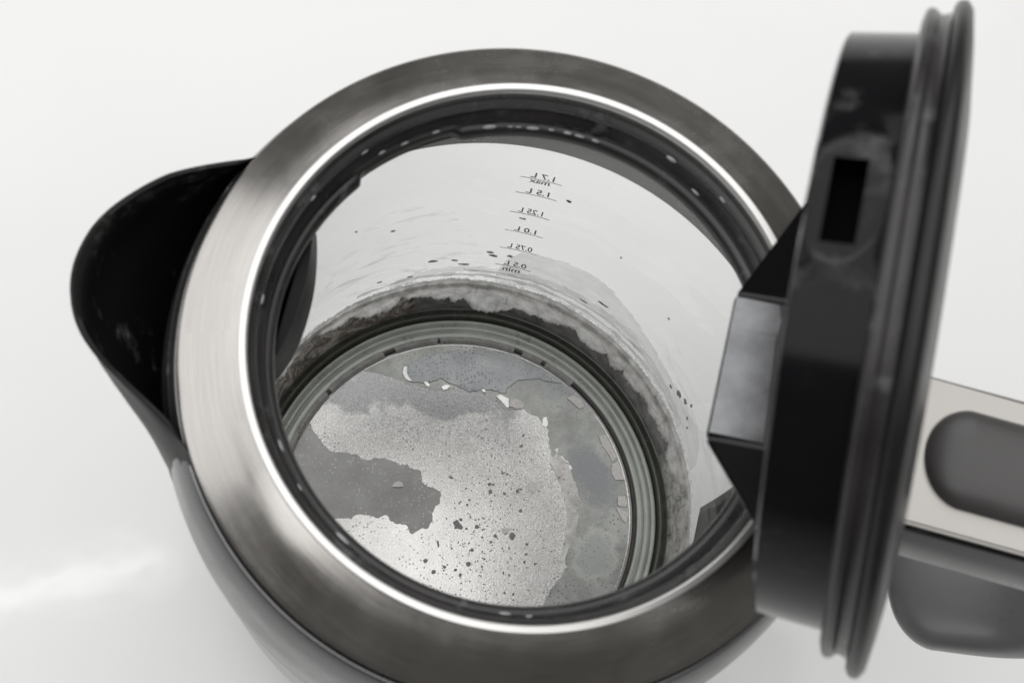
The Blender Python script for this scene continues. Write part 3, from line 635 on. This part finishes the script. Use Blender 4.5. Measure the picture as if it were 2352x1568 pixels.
# faceted hinge guard on the hinge side of the skirt
def gu(pts_uv, c_end, inset):
    K = 10; bm = bmesh.new(); sh = []
    for dv in (0, inset):
        g = []
        for k in range(K + 1):
            t = k / K; g.append([bm.verts.new(LP(u, v - dv - .0010 * t * t + .0010, ce + (-.010 - ce) * t)) for (u, v), ce in zip(pts_uv, c_end)])
        sh.append(g)
    n = len(pts_uv)
    for g in sh:
        for k in range(K):
            for i in range(n - 1): bm.faces.new((g[k][i], g[k][i + 1], g[k + 1][i + 1], g[k + 1][i]))
    a, b = sh
    for i in range(n - 1): bm.faces.new((a[0][i], a[0][i + 1], b[0][i + 1], b[0][i]))
    for i in (0, n - 1):
        for k in range(K): bm.faces.new((a[k][i], a[k + 1][i], b[k + 1][i], b[k][i]))
    bm.edges.ensure_lookup_table(); bm.normal_update()
    bmesh.ops.recalc_face_normals(bm, faces=bm.faces)
    ed = [e for e in bm.edges if len(e.link_faces) == 2 and e.calc_face_angle(0) > 0.4]
    bmesh.ops.bevel(bm, geom=ed, offset=.0007, segments=3, affect='EDGES')
    return from_bm('hinge_guard', bm, M['guard'], lid, 9)
gu([(.0310, -.003), (.0140, -.0255), (-.0140, -.0255), (-.0345, -.010)], [-.0172, -.0318, -.0318, -.0166], .0030)
bm = bmesh.new(); nU = 40; rr = [[], []]; WAV = [(-.0132, -.0205), (-.0105, -.0212), (-.0085, -.0240), (-.0060, -.0236), (-.0035, -.0246), (-.0005, -.0232), (.0025, -.0250), (.0045, -.0238), (.0070, -.0216), (.0100, -.0214), (.0132, -.0222)]
rows = []
for i in range(nU + 1):
    u = -.0132 + .0264 * i / nU; c1 = interp(u, WAV) - .0012; dip = .0009 * math.exp(-((u + .0085) / .0022) ** 2)
    rows.append([LP(u, -.0236 - dip - .0010 * t - (.0006 if t < .02 else 0), -.0314 + (c1 + .0314) * t) for t in (0.0, .03, .2, .4, .6, .8, 1.0)] + [LP(u, -.0262 - dip, c1), LP(u, -.0262 - dip, -.0314)])
M['spring'] = m_plain('satin_spring_steel', (0.20, 0.203, 0.21), 0.22, 0.9, 0.28, 130)
grid_mesh('latch_plate', rows, M['spring'], lid, False, True, 25)
# hinge knuckle behind the rim
def box_pts(bm, f, xs, ys, zs):
    v = {}
    for i in (0, 1):
        for j in (0, 1):
            for k in (0, 1): v[i, j, k] = bm.verts.new(f(xs[i], ys[j], zs[k]))
    for q in (((0,0,0),(0,1,0),(0,1,1),(0,0,1)), ((1,0,0),(1,1,0),(1,1,1),(1,0,1)), ((0,0,0),(1,0,0),(1,0,1),(0,0,1)), ((0,1,0),(1,1,0),(1,1,1),(0,1,1)), ((0,0,0),(1,0,0),(1,1,0),(0,1,0)), ((0,0,1),(1,0,1),(1,1,1),(0,1,1))):
        bm.faces.new([v[k] for k in q])
def HP(r, u, z): return tuple(H * r + U * u + Vector((0, 0, RIM + z)))
bm = bmesh.new(); box_pts(bm, HP, (.0575, .0680), (-.0155, .0155), (-.0030, .0085))
bmesh.ops.bevel(bm, geom=bm.edges[:], offset=.0025, segments=3, affect='EDGES')
from_bm('lid_hinge', bm, M['black_satin'], kettle, 40)

# ---------------------------------------------------------------- handle
path = smooth_prof([(.0640, -.0105, .0175, .0090), (.0800, -.0105, .0176, .0092), (.1050, -.0105, .0178, .0095), (.1300, -.0120, .0176, .0100), (.1480, -.0190, .0165, .0105), (.1560, -.0360, .0130, .0105), (.1560, -.0560, .0120, .0100), (.1500, -.0750, .0135, .0090), (.1380, -.0890, .0162, .0078), (.1230, -.0950, .0178, .0068)], 6)
rows = []; NS = 40
for i, (r, z, hw, hh) in enumerate(path):
    a = path[max(i - 1, 0)]; b = path[min(i + 1, len(path) - 1)]; tx, tz = b[0] - a[0], b[1] - a[1]; l = math.hypot(tx, tz); tx, tz = tx / l, tz / l
    nx, nz_ = -tz, tx; row = []
    for k in range(NS):
        q = 2 * pi * k / NS; ce, se = cos(q), sin(q); e = 0.55
        x = math.copysign(abs(ce) ** e, ce) * hw; y = math.copysign(abs(se) ** e, se) * hh
        row.append(HP(r + nx * y, x, z + nz_ * y))
    rows.append(row)
for t in [math.sin(rad(a_)) for a_ in range(6, 90, 6)] + [.9995]:     # rounded free end
    r, z, hw, hh = path[-1]; s = math.sqrt(max(0, 1 - t * t)); row = []
    tx, tz = path[-1][0] - path[-2][0], path[-1][1] - path[-2][1]; l = math.hypot(tx, tz); tx, tz = tx / l, tz / l; nx, nz_ = -tz, tx
    for k in range(NS):
        q = 2 * pi * k / NS; ce, se = cos(q), sin(q); e = 0.55 + .3 * t
        x = math.copysign(abs(ce) ** e, ce) * hw * s; y = math.copysign(abs(se) ** e, se) * hh * (0.4 + .6 * s)
        row.append(HP(r + tx * .0135 * t + nx * y, x, z + tz * .0135 * t + nz_ * y))
    rows.append(row)
bmh_rows = rows
handle = grid_mesh('handle', rows, M['grey'], kettle, True, False, 50)
# dark seam under the steel top plate, then the plate, then the rubber inlay
def bar(name, r0, r1, u0, u1, z0, z1, m, bev, parent):
    bm = bmesh.new(); box_pts(bm, HP, (r0, r1), (u0, u1), (z0, z1))
    bmesh.ops.bevel(bm, geom=bm.edges[:], offset=bev, segments=3, affect='EDGES'); return from_bm(name, bm, m, parent, 40)
bar('handle_seam', .0650, .1360, -.0152, .0152, -.0040, -.0012, M['black'], .0004, handle)
bar('handle_plate', .0660, .1350, -.0148, .0148, -.0013, .0006, M['beige'], .0005, handle)
rows = []
for i in range(61):
    t = (i / 60) ** 2.2; r = .0775 + .056 * t; e = min(1, math.sqrt(max(0, 1 - (1 - min(1, (r - .0775) / .0085)) ** 2)) + .004); hw = .0098 * e
    row = []
    for k in range(17):
        q = pi * k / 16; row.append(HP(r, -hw * cos(q), .0005 + .0042 * e * (math.sin(q) ** 0.7) + 0.0))
    rows.append(row)
grid_mesh('grip_inlay', rows, M['inlay'], handle, False, False, 50)
# mount of the handle: a dark strip down the outside of the glass
rows = []
for i in range(25):
    a = HA + rad(-13 + 26 * i / 24); k = cos((i / 24 - .5) * pi) ** .35 if 0 < i < 24 else 0
    col = []
    for z in (-.0560, -.075, -.095, -.115, -.135, -.1515): col.append(((r_out(z) + .0006) * cos(a), (r_out(z) + .0006) * sin(a), RIM + z))
    for z in (-.1515, -.135, -.115, -.095, -.075, -.0560): col.append(((r_out(z) + .0012 + .006 * k) * cos(a), (r_out(z) + .0012 + .006 * k) * sin(a), RIM + z))
    rows.append(col)
grid_mesh('handle_mount', rows, M['black_satin'], kettle, False, True, 40)

# ---------------------------------------------------------------- loose flakes lying on the heating plate
FL = [('f1', 'flake_grey', 0.12, 'half-round grey limescale flake lying alone on the dark bare patch of the kettle bottom'),
      ('f2', 'flake_pale', 0.30, 'large pale leaf-shaped limescale flake on the bright crust, nearest the pinkish ridge'),
      ('f3', 'pit', 0.30, 'dark double limescale flake with a waist, beside the tip of the dark bare patch'),
      ('f4', 'flake_pale', 0.30, 'small pale wedge-shaped limescale flake beside a darker crumb on the bright crust'),
      ('f5', 'pit', 0.30, 'small dark limescale crumb touching the pale wedge-shaped flake')]
for k, m, z0, lab in FL:
    o = patch('limescale_flake', POLY[k], M[m], None, z0 if z0 < .2 else .19, 0.35, 0.06, 0.3, 40 + len(k), tilt=(0.01, 0.02))
    o['label'] = lab; o['category'] = 'limescale flake'; o['group'] = 'loose limescale flakes on the kettle bottom'
